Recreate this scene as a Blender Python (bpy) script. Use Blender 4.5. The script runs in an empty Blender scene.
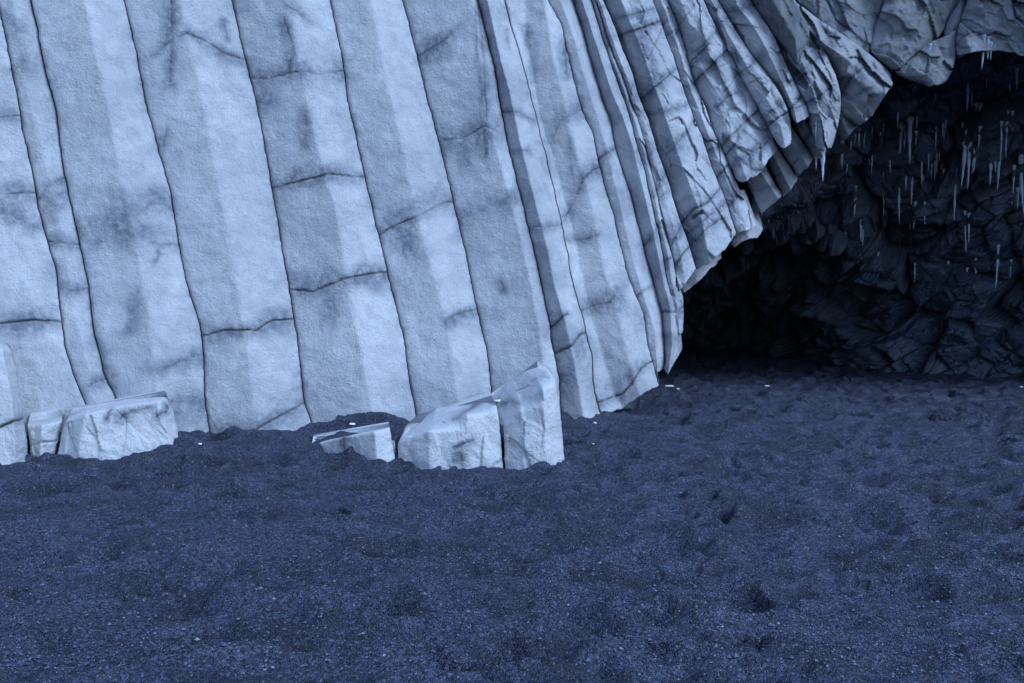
import bpy, math
import numpy as np
from mathutils import Vector
from mathutils.bvhtree import BVHTree

S = bpy.context.scene
COL = S.collection
R = math.radians

# ------------------------------------------------------------------ camera
W, H = 1024, 683
CAMZ = 1.5
PITCH = R(2.98)
cam_d = bpy.data.cameras.new("camera")
cam_d.sensor_width = 36.0
cam_d.lens = 28.0
cam_d.clip_end = 2000.0
cam = bpy.data.objects.new("camera", cam_d)
cam.location = (0, 0, CAMZ)
cam.rotation_euler = (R(90) - PITCH, 0, 0)
COL.objects.link(cam)
S.camera = cam
FPX = 28.0 / 36.0 * W

# ------------------------------------------------------------------ light: blue hour, soft light off the sea
SUN_DIR = Vector((0.82, -0.80, 1.15)).normalized()       # towards the light
SUN_EL = math.asin(SUN_DIR.z)
SUN_AZ = math.atan2(SUN_DIR.x, SUN_DIR.y)
world = bpy.data.worlds.new("World")
S.world = world
world.use_nodes = True
nt = world.node_tree
bg = nt.nodes["Background"]
sky = nt.nodes.new("ShaderNodeTexSky")
sky.sky_type = 'NISHITA'
sky.sun_disc = False
sky.sun_elevation = SUN_EL
sky.sun_rotation = SUN_AZ
tint = nt.nodes.new("ShaderNodeMix")
tint.data_type = 'RGBA'
tint.blend_type = 'MULTIPLY'
tint.inputs[0].default_value = 1.0
tint.inputs[7].default_value = (0.79, 0.91, 1.14, 1)
nt.links.new(sky.outputs[0], tint.inputs[6])
nt.links.new(tint.outputs[2], bg.inputs[0])
bg.inputs[1].default_value = 0.10
sun_d = bpy.data.lights.new("sun", 'SUN')
sun_d.energy = 1.35
sun_d.angle = R(22)
sun_d.color = (0.49, 0.72, 1.0)
sun = bpy.data.objects.new("sun", sun_d)
sun.rotation_euler = SUN_DIR.to_track_quat('Z', 'Y').to_euler()
sun.location = SUN_DIR * 40
COL.objects.link(sun)
S.view_settings.view_transform = 'Standard'
S.view_settings.look = 'None'
S.view_settings.gamma = 1.0
S.view_settings.exposure = 1.17
S.render.engine = 'CYCLES'
S.cycles.max_bounces = 6
S.cycles.diffuse_bounces = 4

# ------------------------------------------------------------------ noise helpers (numpy)
def _h(ix, iy, iz, k=0):
    n = (ix.astype(np.int64) * 374761393 + iy.astype(np.int64) * 668265263 + iz.astype(np.int64) * 2147483647 + k * 1274126177) & 0xffffffff
    n = ((n ^ (n >> 13)) * 1274126177) & 0xffffffff
    n = ((n ^ (n >> 16)) * 2246822519) & 0xffffffff
    n = n ^ (n >> 15)
    return n.astype(np.float64) / 4294967295.0

def perlin(p, seed=0):
    """gradient noise of points p (N,3), about -1..1"""
    i = np.floor(p); f = p - i
    u = f * f * f * (f * (f * 6 - 15) + 10)
    out = 0
    for dx in (0, 1):
        wx = u[:, 0] if dx else 1 - u[:, 0]
        for dy in (0, 1):
            wy = u[:, 1] if dy else 1 - u[:, 1]
            for dz in (0, 1):
                wz = u[:, 2] if dz else 1 - u[:, 2]
                a, b, c = i[:, 0] + dx, i[:, 1] + dy, i[:, 2] + dz
                gx = _h(a, b, c, seed) * 2 - 1
                gy = _h(a, b, c, seed + 11) * 2 - 1
                gz = _h(a, b, c, seed + 23) * 2 - 1
                out = out + wx * wy * wz * (gx * (f[:, 0] - dx) + gy * (f[:, 1] - dy) + gz * (f[:, 2] - dz))
    return out * 1.5

def fbm(p, octaves=4, seed=0, gain=0.5):
    a, s, o = 1.0, 0, 0
    q = np.array(p, dtype=np.float64)
    for k in range(octaves):
        o = o + a * perlin(q, seed + k * 31)
        s += a
        a *= gain
        q = q * 2.03 + 17.1
    return o / s

def cells(p, seed=0):
    """nearest jittered cell: returns (offset from seed (N,3), three random numbers, F2-F1)"""
    i = np.floor(p)
    best = np.full(len(p), 1e9); second = np.full(len(p), 1e9)
    bo = np.zeros_like(p); bi = np.zeros_like(p)
    for dx in (-1, 0, 1):
        for dy in (-1, 0, 1):
            for dz in (-1, 0, 1):
                c = i + np.array([dx, dy, dz])
                j = np.stack([_h(c[:, 0], c[:, 1], c[:, 2], seed + k) for k in (1, 2, 3)], 1)
                o = p - (c + j)
                d = (o * o).sum(1)
                m = d < best
                second = np.where(m, best, np.minimum(second, d))
                best = np.where(m, d, best)
                bo[m] = o[m]; bi[m] = c[m]
    rnd = [_h(bi[:, 0], bi[:, 1], bi[:, 2], seed + 50 + k) for k in range(4)]
    return bo, rnd, np.sqrt(second) - np.sqrt(best)

def smooth(a, b, x):
    t = np.clip((x - a) / (b - a), 0, 1)
    return t * t * (3 - 2 * t)

# ------------------------------------------------------------------ pixel + distance -> world point
SP, CP = math.sin(PITCH), math.cos(PITCH)
def at(px, py, D):
    px, py, D = np.broadcast_arrays(np.asarray(px, float), np.asarray(py, float), np.asarray(D, float))
    xr = (px - W / 2) / FPX * D
    up = (H / 2 - py) / FPX * D
    return np.stack([xr, D * CP + up * SP, CAMZ - D * SP + up * CP], -1)

# ------------------------------------------------------------------ mesh / object helpers
def mesh_obj(name, verts, faces, mat, parent=None, attrs=None, smooth_shade=True):
    """faces: (M,4) int array (or list of lists)"""
    me = bpy.data.meshes.new(name)
    verts = np.asarray(verts, dtype=np.float32)
    if isinstance(faces, np.ndarray):
        n, k = faces.shape
        me.vertices.add(len(verts)); me.vertices.foreach_set("co", verts.ravel())
        me.loops.add(n * k); me.loops.foreach_set("vertex_index", faces.astype(np.int32).ravel())
        me.polygons.add(n)
        me.polygons.foreach_set("loop_start", np.arange(0, n * k, k, dtype=np.int32))
        me.polygons.foreach_set("loop_total", np.full(n, k, dtype=np.int32))
        me.update(calc_edges=True)
    else:
        me.from_pydata(verts.tolist(), [], faces)
        me.update()
    for nm, arr in (attrs or {}).items():
        a = me.attributes.new(nm, 'FLOAT', 'POINT')
        a.data.foreach_set("value", np.asarray(arr, dtype=np.float32))
    me.polygons.foreach_set("use_smooth", np.full(len(me.polygons), smooth_shade))
    me.validate()
    me.materials.append(mat)
    o = bpy.data.objects.new(name, me)
    COL.objects.link(o)
    if parent: o.parent = parent
    return o

def tag(o, label, cat, group=None, kind=None):
    o["label"] = label
    o["category"] = cat
    if group: o["group"] = group
    if kind: o["kind"] = kind

def empty(name, loc):
    o = bpy.data.objects.new(name, None)
    o.empty_display_size = 0.2
    o.location = loc
    COL.objects.link(o)
    return o

# ------------------------------------------------------------------ materials
class NT:
    def __init__(self, name):
        self.m = bpy.data.materials.new(name)
        self.m.use_nodes = True
        self.t = self.m.node_tree
        self.b = self.t.nodes["Principled BSDF"]
        self.geo = self.t.nodes.new("ShaderNodeNewGeometry")
        self.pos = self.geo.outputs["Position"]
    def n(self, kind, **kw):
        nd = self.t.nodes.new(kind)
        for k, v in kw.items(): setattr(nd, k, v)
        return nd
    def l(self, a, b): self.t.links.new(a, b)
    def noise(self, scale, detail=4, rough=0.55, vec=None, dist=0.0):
        nd = self.n("ShaderNodeTexNoise")
        nd.inputs["Scale"].default_value = scale
        nd.inputs["Detail"].default_value = detail
        nd.inputs["Roughness"].default_value = rough
        nd.inputs["Distortion"].default_value = dist
        self.l(vec or self.pos, nd.inputs["Vector"])
        return nd.outputs["Fac"]
    def voro(self, scale, out="Distance", feature='F1', vec=None):
        nd = self.n("ShaderNodeTexVoronoi", feature=feature)
        nd.inputs["Scale"].default_value = scale
        self.l(vec or self.pos, nd.inputs["Vector"])
        return nd.outputs[out]
    def math(self, op, a, b=None, clamp=False):
        nd = self.n("ShaderNodeMath", operation=op, use_clamp=clamp)
        for i, v in enumerate((a, b)):
            if v is None: continue
            if isinstance(v, (int, float)): nd.inputs[i].default_value = v
            else: self.l(v, nd.inputs[i])
        return nd.outputs[0]
    def ramp(self, x, a, b, c=0.0, d=1.0):
        nd = self.n("ShaderNodeMapRange")
        self.l(x, nd.inputs[0])
        for i, v in enumerate((a, b, c, d)): nd.inputs[i + 1].default_value = v
        return nd.outputs[0]
    def mix(self, f, a, b, blend='MIX'):
        nd = self.n("ShaderNodeMix", data_type='RGBA', blend_type=blend)
        if isinstance(f, (int, float)): nd.inputs[0].default_value = f
        else: self.l(f, nd.inputs[0])
        for i, v in ((6, a), (7, b)):
            if isinstance(v, tuple): nd.inputs[i].default_value = (*v, 1)
            else: self.l(v, nd.inputs[i])
        return nd.outputs[2]
    def attr(self, name):
        return self.n("ShaderNodeAttribute", attribute_name=name).outputs["Fac"]
    def bump(self, h, dist, strength=1.0, prev=None):
        nd = self.n("ShaderNodeBump")
        nd.inputs["Distance"].default_value = dist
        nd.inputs["Strength"].default_value = strength
        self.l(h, nd.inputs["Height"])
        if prev is not None: self.l(prev, nd.inputs["Normal"])
        return nd.outputs[0]
    def stretch(self, sx, sy, sz):
        nd = self.n("ShaderNodeMapping")
        nd.inputs["Scale"].default_value = (sx, sy, sz)
        self.l(self.pos, nd.inputs["Vector"])
        return nd.outputs[0]
    def done(self, col, rough, normal=None):
        if isinstance(col, tuple): self.b.inputs["Base Color"].default_value = (*col, 1)
        else: self.l(col, self.b.inputs["Base Color"])
        if isinstance(rough, (int, float)): self.b.inputs["Roughness"].default_value = rough
        else: self.l(rough, self.b.inputs["Roughness"])
        if normal is not None: self.l(normal, self.b.inputs["Normal"])
        return self.m

def basalt():
    """pale weathered column basalt; attributes: stain (damp and lichen round the cracks), crack (dirt in a fissure), tone (bare darker rock)"""
    k = NT("weathered_basalt")
    big = k.noise(0.9, 5, 0.6)
    med = k.noise(5.5, 5, 0.62, dist=0.4)
    fine = k.noise(60, 4, 0.7)
    c = k.mix(k.ramp(big, 0.3, 0.7), (0.36, 0.375, 0.405), (0.56, 0.57, 0.595))
    c = k.mix(k.ramp(med, 0.42, 0.66, 0, 0.45), c, (0.24, 0.26, 0.305))
    c = k.mix(k.ramp(fine, 0.3, 0.7, 0.0, 0.28), c, (0.60, 0.61, 0.63))
    pit = k.noise(150, 2, 0.6)
    c = k.mix(k.ramp(pit, 0.58, 0.72, 0.0, 0.45), c, (0.20, 0.21, 0.24))
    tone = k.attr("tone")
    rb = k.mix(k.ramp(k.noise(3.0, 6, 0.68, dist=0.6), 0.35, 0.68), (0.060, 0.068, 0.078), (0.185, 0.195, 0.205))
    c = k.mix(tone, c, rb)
    c = k.mix(k.math('MULTIPLY', k.attr("pale"), k.ramp(k.noise(2.2, 4, 0.6), 0.3, 0.6, 0.5, 1.0)), c, (0.60, 0.61, 0.635))
    st = k.attr("stain")
    stn = k.math('MULTIPLY', st, k.ramp(k.noise(14, 4, 0.65), 0.30, 0.62, 0.35, 1.0), clamp=True)
    c = k.mix(k.math('MULTIPLY', stn, 0.92), c, (0.125, 0.145, 0.19))
    c = k.mix(k.attr("crack"), c, (0.02, 0.022, 0.026))
    hv = k.stretch(1.0, 1.0, 0.75)
    n = k.bump(k.noise(9, 4, 0.6, vec=hv), 0.045, 0.55)
    n = k.bump(k.noise(46, 4, 0.65), 0.020, 0.70, n)
    n = k.bump(k.noise(95, 3, 0.65), 0.009, 0.8, n)
    return k.done(c, 0.88, n)

def cave_basalt():
    k = NT("wet_dark_basalt")
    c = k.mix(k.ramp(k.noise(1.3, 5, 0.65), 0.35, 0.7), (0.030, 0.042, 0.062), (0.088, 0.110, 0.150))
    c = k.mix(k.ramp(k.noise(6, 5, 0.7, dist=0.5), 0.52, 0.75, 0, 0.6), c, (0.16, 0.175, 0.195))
    n = k.bump(k.noise(7, 5, 0.6, dist=0.3), 0.05, 0.5)
    n = k.bump(k.noise(30, 4, 0.65), 0.015, 0.6, n)
    k.b.inputs["Specular IOR Level"].default_value = 0.35
    return k.done(c, 0.55, n)

def black_sand():
    k = NT("black_pebble_sand")
    v1 = k.n("ShaderNodeTexVoronoi"); v1.inputs["Scale"].default_value = 80; k.l(k.pos, v1.inputs["Vector"])
    v2 = k.n("ShaderNodeTexVoronoi"); v2.inputs["Scale"].default_value = 170; k.l(k.pos, v2.inputs["Vector"])
    r1 = k.n("ShaderNodeSeparateColor"); k.l(v1.outputs["Color"], r1.inputs[0])
    r2 = k.n("ShaderNodeSeparateColor"); k.l(v2.outputs["Color"], r2.inputs[0])
    g1 = k.math('POWER', r1.outputs[0], 1.8); g2 = k.math('POWER', r2.outputs[0], 1.8)
    c = k.mix(g1, (0.008, 0.010, 0.018), (0.172, 0.20, 0.335))
    c = k.mix(0.5, c, k.mix(g2, (0.008, 0.010, 0.018), (0.187, 0.217, 0.365)))
    c = k.mix(0.20, c, (0.010, 0.012, 0.020))
    patch = k.noise(1.5, 6, 0.62, vec=k.stretch(1.0, 1.9, 1.0), dist=0.5)
    c = k.mix(k.ramp(patch, 0.44, 0.64, 0.0, 0.62), c, (0.010, 0.012, 0.020))        # coarse dark gravel lies in patches
    c = k.mix(k.ramp(r1.outputs[1], 0.985, 0.99), c, (0.16, 0.17, 0.20))
    c = k.mix(k.ramp(r2.outputs[1], 0.988, 0.995), c, (0.28, 0.27, 0.26))
    h1 = k.math('SUBTRACT', 1.0, v1.outputs["Distance"])
    h2 = k.math('SUBTRACT', 1.0, v2.outputs["Distance"])
    n = k.bump(k.noise(22, 5, 0.7), 0.05, 0.8)
    n = k.bump(h1, 0.016, 0.9, n)
    n = k.bump(h2, 0.008, 0.8, n)
    k.b.inputs["Specular IOR Level"].default_value = 0.4
    return k.done(c, 0.62, n)

def ice():
    k = NT("clear_ice")
    k.b.inputs["Transmission Weight"].default_value = 0.45
    k.b.inputs["IOR"].default_value = 1.31
    n = k.bump(k.noise(45, 3, 0.6), 0.01, 0.5)
    return k.done((0.70, 0.78, 0.90), 0.22, n)

def snow():
    k = NT("old_snow")
    n = k.bump(k.noise(60, 4, 0.6), 0.01, 0.6)
    return k.done(k.mix(k.noise(30, 3), (0.68, 0.70, 0.74), (0.82, 0.83, 0.85)), 0.7, n)

def stone():
    k = NT("small_stones")
    rnd = k.n("ShaderNodeNewGeometry").outputs["Random Per Island"]
    c = k.mix(rnd, (0.014, 0.017, 0.030), (0.110, 0.128, 0.205))
    c = k.mix(k.ramp(rnd, 0.97, 0.98), c, (0.24, 0.25, 0.28))
    return k.done(c, 0.55)

M_BASALT, M_CAVE, M_SAND, M_ICE, M_SNOW, M_STONE = basalt(), cave_basalt(), black_sand(), ice(), snow(), stone()

# ------------------------------------------------------------------ the ground: one sheet of black sand
def ground_h(x, y):
    p = np.stack([x, y, np.zeros_like(x)], 1)
    fade = smooth(60, 25, np.hypot(x, y))
    h = 0.06 * fbm(p * np.array([0.28, 0.35, 1]), 3, 5)
    h += 0.055 * fbm(p * np.array([0.9, 1.6, 1]) + 0.6 * fbm(p * 0.7, 2, 77)[:, None], 4, 9)
    rdg = fbm(p * np.array([1.1, 2.6, 1]) + 3.3, 3, 15)
    h += 0.11 * (0.6 - np.abs(rdg) * 1.6)
    rd2 = fbm(p * np.array([2.6, 4.2, 1]) + 8.1, 3, 17)
    h += 0.085 * np.abs(rd2)
    h += 0.030 * fbm(p * np.array([4.5, 6.5, 1]), 5, 19, 0.66)
    h += 0.010 * np.abs(fbm(p * np.array([17, 22, 1]), 3, 29, 0.65))
    # scuffed footprints: small dimples with a soft rim
    for sc, am, sd in ((1.7, 0.11, 61), (2.9, 0.06, 71)):
        q = p * np.array([sc, sc * 0.9, 0]) + np.array([0, 0, 0.5])
        bo, rn, _ = cells(np.stack([q[:, 0], q[:, 1], np.full(len(q), 0.5)], 1), sd)
        rr = np.hypot(bo[:, 0] * 1.0, bo[:, 1] * 1.25) / (0.30 + 0.20 * rn[1])
        dim = np.exp(-(rr * 1.3) ** 2) - 0.35 * np.exp(-((rr - 1.15) / 0.35) ** 2)
        h -= am * dim * (rn[0] > 0.45) * (0.5 + rn[2])
    # drifts against the rock
    def mound(cx, cy, sx, sy, a): return a * np.exp(-((x - cx) / sx) ** 2 - ((y - cy) / sy) ** 2)
    h += mound(-1.45, 8.15, 0.65, 0.6, 0.23) + mound(-3.1, 7.3, 0.35, 0.5, 0.17) + mound(0.85, 9.5, 0.45, 0.5, 0.10)
    h -= mound(1.7, 11.2, 0.7, 0.7, 0.12) + mound(-0.2, 6.9, 0.8, 0.35, 0.05)
    return h * fade

def axis(fine_lo, fine_hi, step, far, grow=1.12):
    a = list(np.arange(fine_lo, fine_hi, step))
    s = step; v = a[-1]
    while v < far:
        s *= grow; v += s; a.append(v)
    s = step; v = a[0]
    while v > -far:
        s *= grow; v -= s; a.insert(0, v)
    return np.array(a)

def build_ground():
    xs = axis(-5.2, 7.5, 0.022, 400, 1.10)
    near = np.arange(2.7, 8.0, 0.016)
    ys, s = list(near), 0.016
    v = near[-1]
    while v < 27:
        s = min(s * 1.012, 0.14); v += s; ys.append(v)
    while v < 400:
        s *= 1.3; v += s; ys.append(v)
    s, v = 0.016, ys[0]
    while v > -400:
        s *= 1.15; v -= s; ys.insert(0, v)
    ys = np.array(ys)
    X, Y = np.meshgrid(xs, ys)
    z = ground_h(X.ravel(), Y.ravel())
    V = np.stack([X.ravel(), Y.ravel(), z], 1)
    n, m = len(xs), len(ys)
    i = np.arange(n * m).reshape(m, n)
    F = np.stack([i[:-1, :-1].ravel(), i[:-1, 1:].ravel(), i[1:, 1:].ravel(), i[1:, :-1].ravel()], 1)
    o = mesh_obj("beach", V, F, M_SAND)
    tag(o, "black pebble beach running from the foreground into the cave", "beach", kind="structure")
    return o
build_ground()

# ------------------------------------------------------------------ rock built on traced edges
def fan(x):                       # how much the columns lean above the frame
    return 0.20 + 0.45 * np.clip(x, 0, 1024) / 1024

def resample(rail, n, top, sharp=False, straight=False):
    D, pts = rail
    P = [(p[0], p[1], p[2] if len(p) > 2 else 0.0) for p in pts]
    if top is not None:
        x0, y0, d0 = P[0]
        P = [(x0 - (y0 - top) * fan(x0), top, d0)] + P
    P = np.array(P, float)
    # walk by arc length in y (or by path length when a rail runs flat)
    seg = np.hypot(np.diff(P[:, 0]) * 0.25, np.diff(P[:, 1])) + np.abs(np.diff(P[:, 2])) * 20
    s = np.concatenate([[0], np.cumsum(seg)]); s /= s[-1]
    t = np.linspace(0, 1, n)
    x = np.interp(t, s, P[:, 0]); y = np.interp(t, s, P[:, 1]); d = np.interp(t, s, P[:, 2])
    k = 3 if sharp else (21 if straight else 7)                             # soften the corners of the traced line
    ker = np.ones(k) / k
    for _ in range(2):
        pad = lambda a: np.concatenate([2 * a[0] - a[k // 2:0:-1], a, 2 * a[-1] - a[-2:-k // 2 - 1:-1]])
        x = np.convolve(pad(x), ker, 'valid'); y = np.convolve(pad(y), ker, 'valid'); d = np.convolve(pad(d), ker, 'valid')
    return x, y, D + d

def poly_dist(px, py, line):
    L = np.array(line, float)
    best = np.full(px.shape, 1e9)
    for a, b in zip(L[:-1], L[1:]):
        ab = b - a
        t = np.clip(((px - a[0]) * ab[0] + (py - a[1]) * ab[1]) / (ab @ ab + 1e-9), 0, 1)
        best = np.minimum(best, np.hypot(px - a[0] - t * ab[0], py - a[1] - t * ab[1]))
    return best

def rock(name, label, cat, rails, cracks=(), group=None, top=-140, thick=0.9, rough=1.0, lean=0.04, tone=0.0,
         bevel=(1.4, 0.028), slit=0.42, rise=0.12, res=(1.5, 1.25), jag=2.0, seed=0, facet=2, stain_edge=0.7, cap_tone=0.35, chunk=0.0, pale=0.0, ncr=0, wobble=1.0):
    """One solid piece of rock. rails: edge, ridges, edge, each (distance, [(px, py[, extra distance])]).
    cracks: (polyline, width px, depth m, stain px, splits) -- a crack that splits makes the piece two parts."""
    if group == "basalt columns of the cliff" and seed >= 10 and seed < 40:
        facet, res, bevel = 0, (1.0, 1.1), ((0.9, 0.012) if seed in (11, 12, 13) else (1.1, 0.022))
        slit, wobble = 0.28, 0.6
    nrow = int(max((r[1][-1][1] - (top if top is not None else r[1][0][1])) for r in rails) / res[1]) + 2
    nrow = max(nrow, 24)
    RS = [resample(r, nrow, top, name == "basalt_block", name == "basalt_column" and 13 <= seed <= 20) for r in rails]
    xs, ys, ds = [], [], []
    for k in range(len(RS) - 1):
        w = np.max(np.abs(RS[k + 1][0] - RS[k][0]))
        n = max(3, int(w / res[0]))
        tt = np.linspace(0, 1, n, endpoint=False) if k < len(RS) - 2 else np.linspace(0, 1, n + 1)
        for t in tt:
            xs.append(RS[k][0] * (1 - t) + RS[k + 1][0] * t)
            ys.append(RS[k][1] * (1 - t) + RS[k + 1][1] * t)
            ds.append(RS[k][2] * (1 - t) + RS[k + 1][2] * t)
    X, Y, D = (np.stack(a, 1) for a in (xs, ys, ds))          # (rows, cols)
    nc = X.shape[1]
    for _ in range(facet):                                      # round the arrises a little
        Dp = np.pad(D, ((0, 0), (1, 1)), mode='edge')
        D = 0.25 * Dp[:, :-2] + 0.5 * Dp[:, 1:-1] + 0.25 * Dp[:, 2:]
    xl, xr = X[:, :1].copy(), X[:, -1:].copy()
    dl, dr = np.abs(X - xl), np.abs(xr - X)
    # wander of the joints: the same field for both neighbours
    q = np.stack([X.ravel() / 26, Y.ravel() / 24, np.zeros(X.size)], 1)
    wob = fbm(q, 4, 401, 0.6).reshape(X.shape) * 1.7
    edge = np.exp(-np.minimum(dl, dr) / 9)
    q2 = np.stack([X.ravel() / 7, Y.ravel() / 6, np.ones(X.size)], 1)
    wob2 = fbm(q2, 3, 403, 0.6).reshape(X.shape) * 0.9
    X = X + (wob + wob2) * (0.55 + 0.45 * edge) * wobble
    # slit between neighbours
    X = X + slit * np.exp(-dl / 2) - slit * np.exp(-dr / 2)
    # ragged lower end
    t = np.linspace(0, 1, nrow)[:, None]
    q = np.stack([X.ravel() / 9, np.full(X.size, seed * 3.7), np.zeros(X.size)], 1)
    Y = Y + jag * fbm(q, 3, 55).reshape(X.shape) * smooth(0.9, 1, t) * 2
    P = at(X, Y, D)
    D = D + lean * np.maximum(P[..., 2], 0)
    pm = P.reshape(-1, 3) + seed * 7.3
    # surface relief
    D = D + rough * 0.045 * fbm(pm * np.array([1.3, 1.3, 0.9]), 3, 3).reshape(D.shape)
    D = D + rough * 0.016 * fbm(pm * 5.0, 4, 7, 0.6).reshape(D.shape)
    if chunk:
        la = math.atan(fan(X.mean())) * 1.15
        ca, sa = math.cos(la), math.sin(la)
        pc = np.stack([pm[:, 0] * ca + pm[:, 2] * sa, pm[:, 1] * 0.3, -pm[:, 0] * sa + pm[:, 2] * ca], 1)
        pw = pc + 0.10 * np.stack([fbm(pc * 1.5 + k * 9, 2, 800 + k) for k in range(3)], 1)
        bo, rn, f21 = cells(pw * np.array([4.2, 1.5, 1.7]), 33)
        b2, r2, _ = cells(pw * np.array([9, 3, 5.0]), 35)
        D = D + chunk * 0.20 * ((r2[0] - 0.5) * 0.6 + b2[:, 0] * (r2[1] - 0.5) * 1.6 + b2[:, 2] * (r2[2] - 0.5) * 1.2).reshape(D.shape)
        D = D + chunk * ((rn[0] - 0.5) * 0.6 + bo[:, 0] * (rn[1] - 0.5) * 1.6 + bo[:, 2] * (rn[2] - 0.5) * 1.2).reshape(D.shape)
    D = D + bevel[1] * (np.exp(-dl / bevel[0]) + np.exp(-dr / bevel[0]))
    crack = np.zeros(X.shape); stain = np.zeros(X.shape)
    q = np.stack([X.ravel() / 13, Y.ravel() / 13, np.zeros(X.size)], 1)
    jx = fbm(q, 4, 91, 0.65).reshape(X.shape); jy = fbm(q + 40, 4, 93, 0.65).reshape(X.shape)
    big = fbm(q * 0.35 + 9, 2, 95).reshape(X.shape)
    rg = np.random.default_rng(100 + seed)
    extra = []
    for _ in range(ncr):                                        # small fractures across the faces
        r0 = int(nrow * rg.uniform(0.12, 0.97)); side = rg.random() < .5; w0 = rg.uniform(0.3, 1.0); c0 = 0 if side else int((nc - 1) * (1 - w0)); c1 = int((nc - 1) * w0) if side else nc - 1
        x0, y0, x1, y1 = X[r0, c0], Y[r0, c0], X[r0, c1], Y[r0, c1]
        up = rg.uniform(-0.2, 1.3) * (x1 - x0)
        extra.append(([(x0, y0), (x0 * .5 + x1 * .5 + rg.normal(0, 1.5), y0 * .5 + y1 * .5 - up * rg.uniform(.3, .7)), (x1, y1 - up)], 0.9, 0.02, 2.5 * (rg.random() < .5), 0))
    for line, w, dep, st, sp in list(cracks):                   # the drums sit a little out of line
        if sp:
            L = np.array(sorted(line), float)
            D = D + rg.choice([-1, 1]) * rg.uniform(0.010, 0.022) * smooth(-0.8, 0.8, Y + jy * 1.6 - np.interp(X + jx * 1.6, L[:, 0], L[:, 1]))
    if name == "basalt_column" and 13 <= seed <= 20:
        for _ in range(4):
            r0 = int(nrow * rg.uniform(0.2, 0.95)); cx, cy = X[r0, nc // 2], Y[r0, nc // 2]; mm = rg.uniform(0.2, 1.0)
            D = D + rg.choice([-1, 1]) * rg.uniform(0.02, 0.055) * smooth(-0.7, 0.7, Y + jy * 2 - cy + mm * (X + jx * 2 - cx))
            extra.append(([(X[r0, 0] - 2, cy - mm * (X[r0, 0] - 2 - cx)), (cx, cy), (X[r0, -1] + 2, cy - mm * (X[r0, -1] + 2 - cx))], 0.9, 0.02, 3, 0))
    for line, w, dep, st, sp in list(cracks) + extra:
        if dep > 0:
            d = poly_dist(X + jx * 1.6, Y + jy * 1.6, line)
            vary = np.maximum(smooth(-0.45, 0.35, big + 0.5 * jy) * (1 if sp else 0.8), 0.9 if dep >= 0.05 else 0)
            D = D + dep * (0.15 + 0.5 * vary) * np.exp(-(d / (w * 0.8)) ** 2)
            crack = np.maximum(crack, (0.08 + 0.72 * vary) * np.exp(-(d / (w * 0.62)) ** 2))
        if st > 0:
            d2 = poly_dist(X + jx * st * 0.9, Y + jy * st * 0.9, line)
            stain = np.maximum(stain, (0.60 + 0.6 * smooth(-.4, .4, big + 0.4 * jx)) * np.exp(-(d2 / (st * (2.0 + 2.2 * big))) ** 2))
    # damp along the joints, here and there
    em = np.exp(-dl / (5 + 6 * np.clip(big + .3, 0, 1))) + np.exp(-dr / (5 + 6 * np.clip(big + .3, 0, 1)))
    stain = np.maximum(stain, stain_edge * em * smooth(-0.25, 0.35, big + 0.6 * jx))
    toneA = np.full(X.shape, tone)
    ex = np.array([(X.mean() - W / 2) / FPX * 0.95, 1.0, 0.0])      # the piece runs back square to the cliff
    P = at(X, Y, D)
    # underside: rows that run back from the lower edge
    K = 6
    ext_P, ext_X, ext_Y = [], [], []
    for k in range(1, K + 1):
        f = k / K
        dd = D[-1] + f * thick
        E = at(X[-1], Y[-1], D[-1])
        E = E + ex * f * thick
        E[:, 2] += rise * f * 3 + 0.06 * rough * fbm(E * 4 + seed, 3, 21) * (f < 1)
        ext_P.append(E); ext_X.append(X[-1]); ext_Y.append(Y[-1] + 0.01)
    P = np.concatenate([P, np.array(ext_P)], 0)
    X = np.concatenate([X, np.array(ext_X)], 0); Y = np.concatenate([Y, np.array(ext_Y)], 0)
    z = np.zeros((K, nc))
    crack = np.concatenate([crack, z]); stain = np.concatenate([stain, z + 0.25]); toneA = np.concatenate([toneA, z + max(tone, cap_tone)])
    # back edge of every row
    back = P[:, [-1, 0]].copy()
    back = back + ex * thick
    back[nrow:] = P[-1:][:, [-1, 0]]
    if rise > 0.1: back[:nrow, :, 2] = np.maximum(back[:nrow, :, 2], P[-1:, [-1, 0], 2])
    T = 4
    tp = np.array([P[0] + ex * thick * f - np.array([0, 0, 0.10 * f]) for f in (1.0, 0.7, 0.4, 0.15)])
    tb = np.repeat((P[0, [-1, 0]] + ex * thick - np.array([0, 0, 0.10]))[None], T, 0)
    P = np.concatenate([tp, P]); back = np.concatenate([tb, back])
    X = np.concatenate([np.repeat(X[:1], T, 0), X]); Y = np.concatenate([np.repeat(Y[:1] - 0.01, T, 0), Y])
    crack = np.concatenate([np.zeros((T, nc)), crack]); stain = np.concatenate([np.zeros((T, nc)) + 0.1, stain]); toneA = np.concatenate([np.repeat(toneA[:1], T, 0), toneA])
    ring = np.concatenate([P, back], 1)                         # (rows+K, nc+2, 3)
    rX = np.concatenate([X, X[:, [-1, 0]]], 1); rY = np.concatenate([Y, Y[:, [-1, 0]]], 1)
    pad2 = lambda a: np.concatenate([a, a[:, [-1, 0]]], 1)
    crack, stain, toneA = pad2(crack) , pad2(stain), pad2(toneA)
    rows, n = ring.shape[:2]
    idx = np.arange(rows * n).reshape(rows, n)
    nx = np.roll(idx, -1, 1)
    F = np.stack([idx[:-1].ravel(), idx[1:].ravel(), nx[1:].ravel(), nx[:-1].ravel()], 1)
    V = ring.reshape(-1, 3)
    fx = rX.ravel()[F].mean(1); fy = rY.ravel()[F].mean(1)
    seg = np.zeros(len(F), int)
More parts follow.
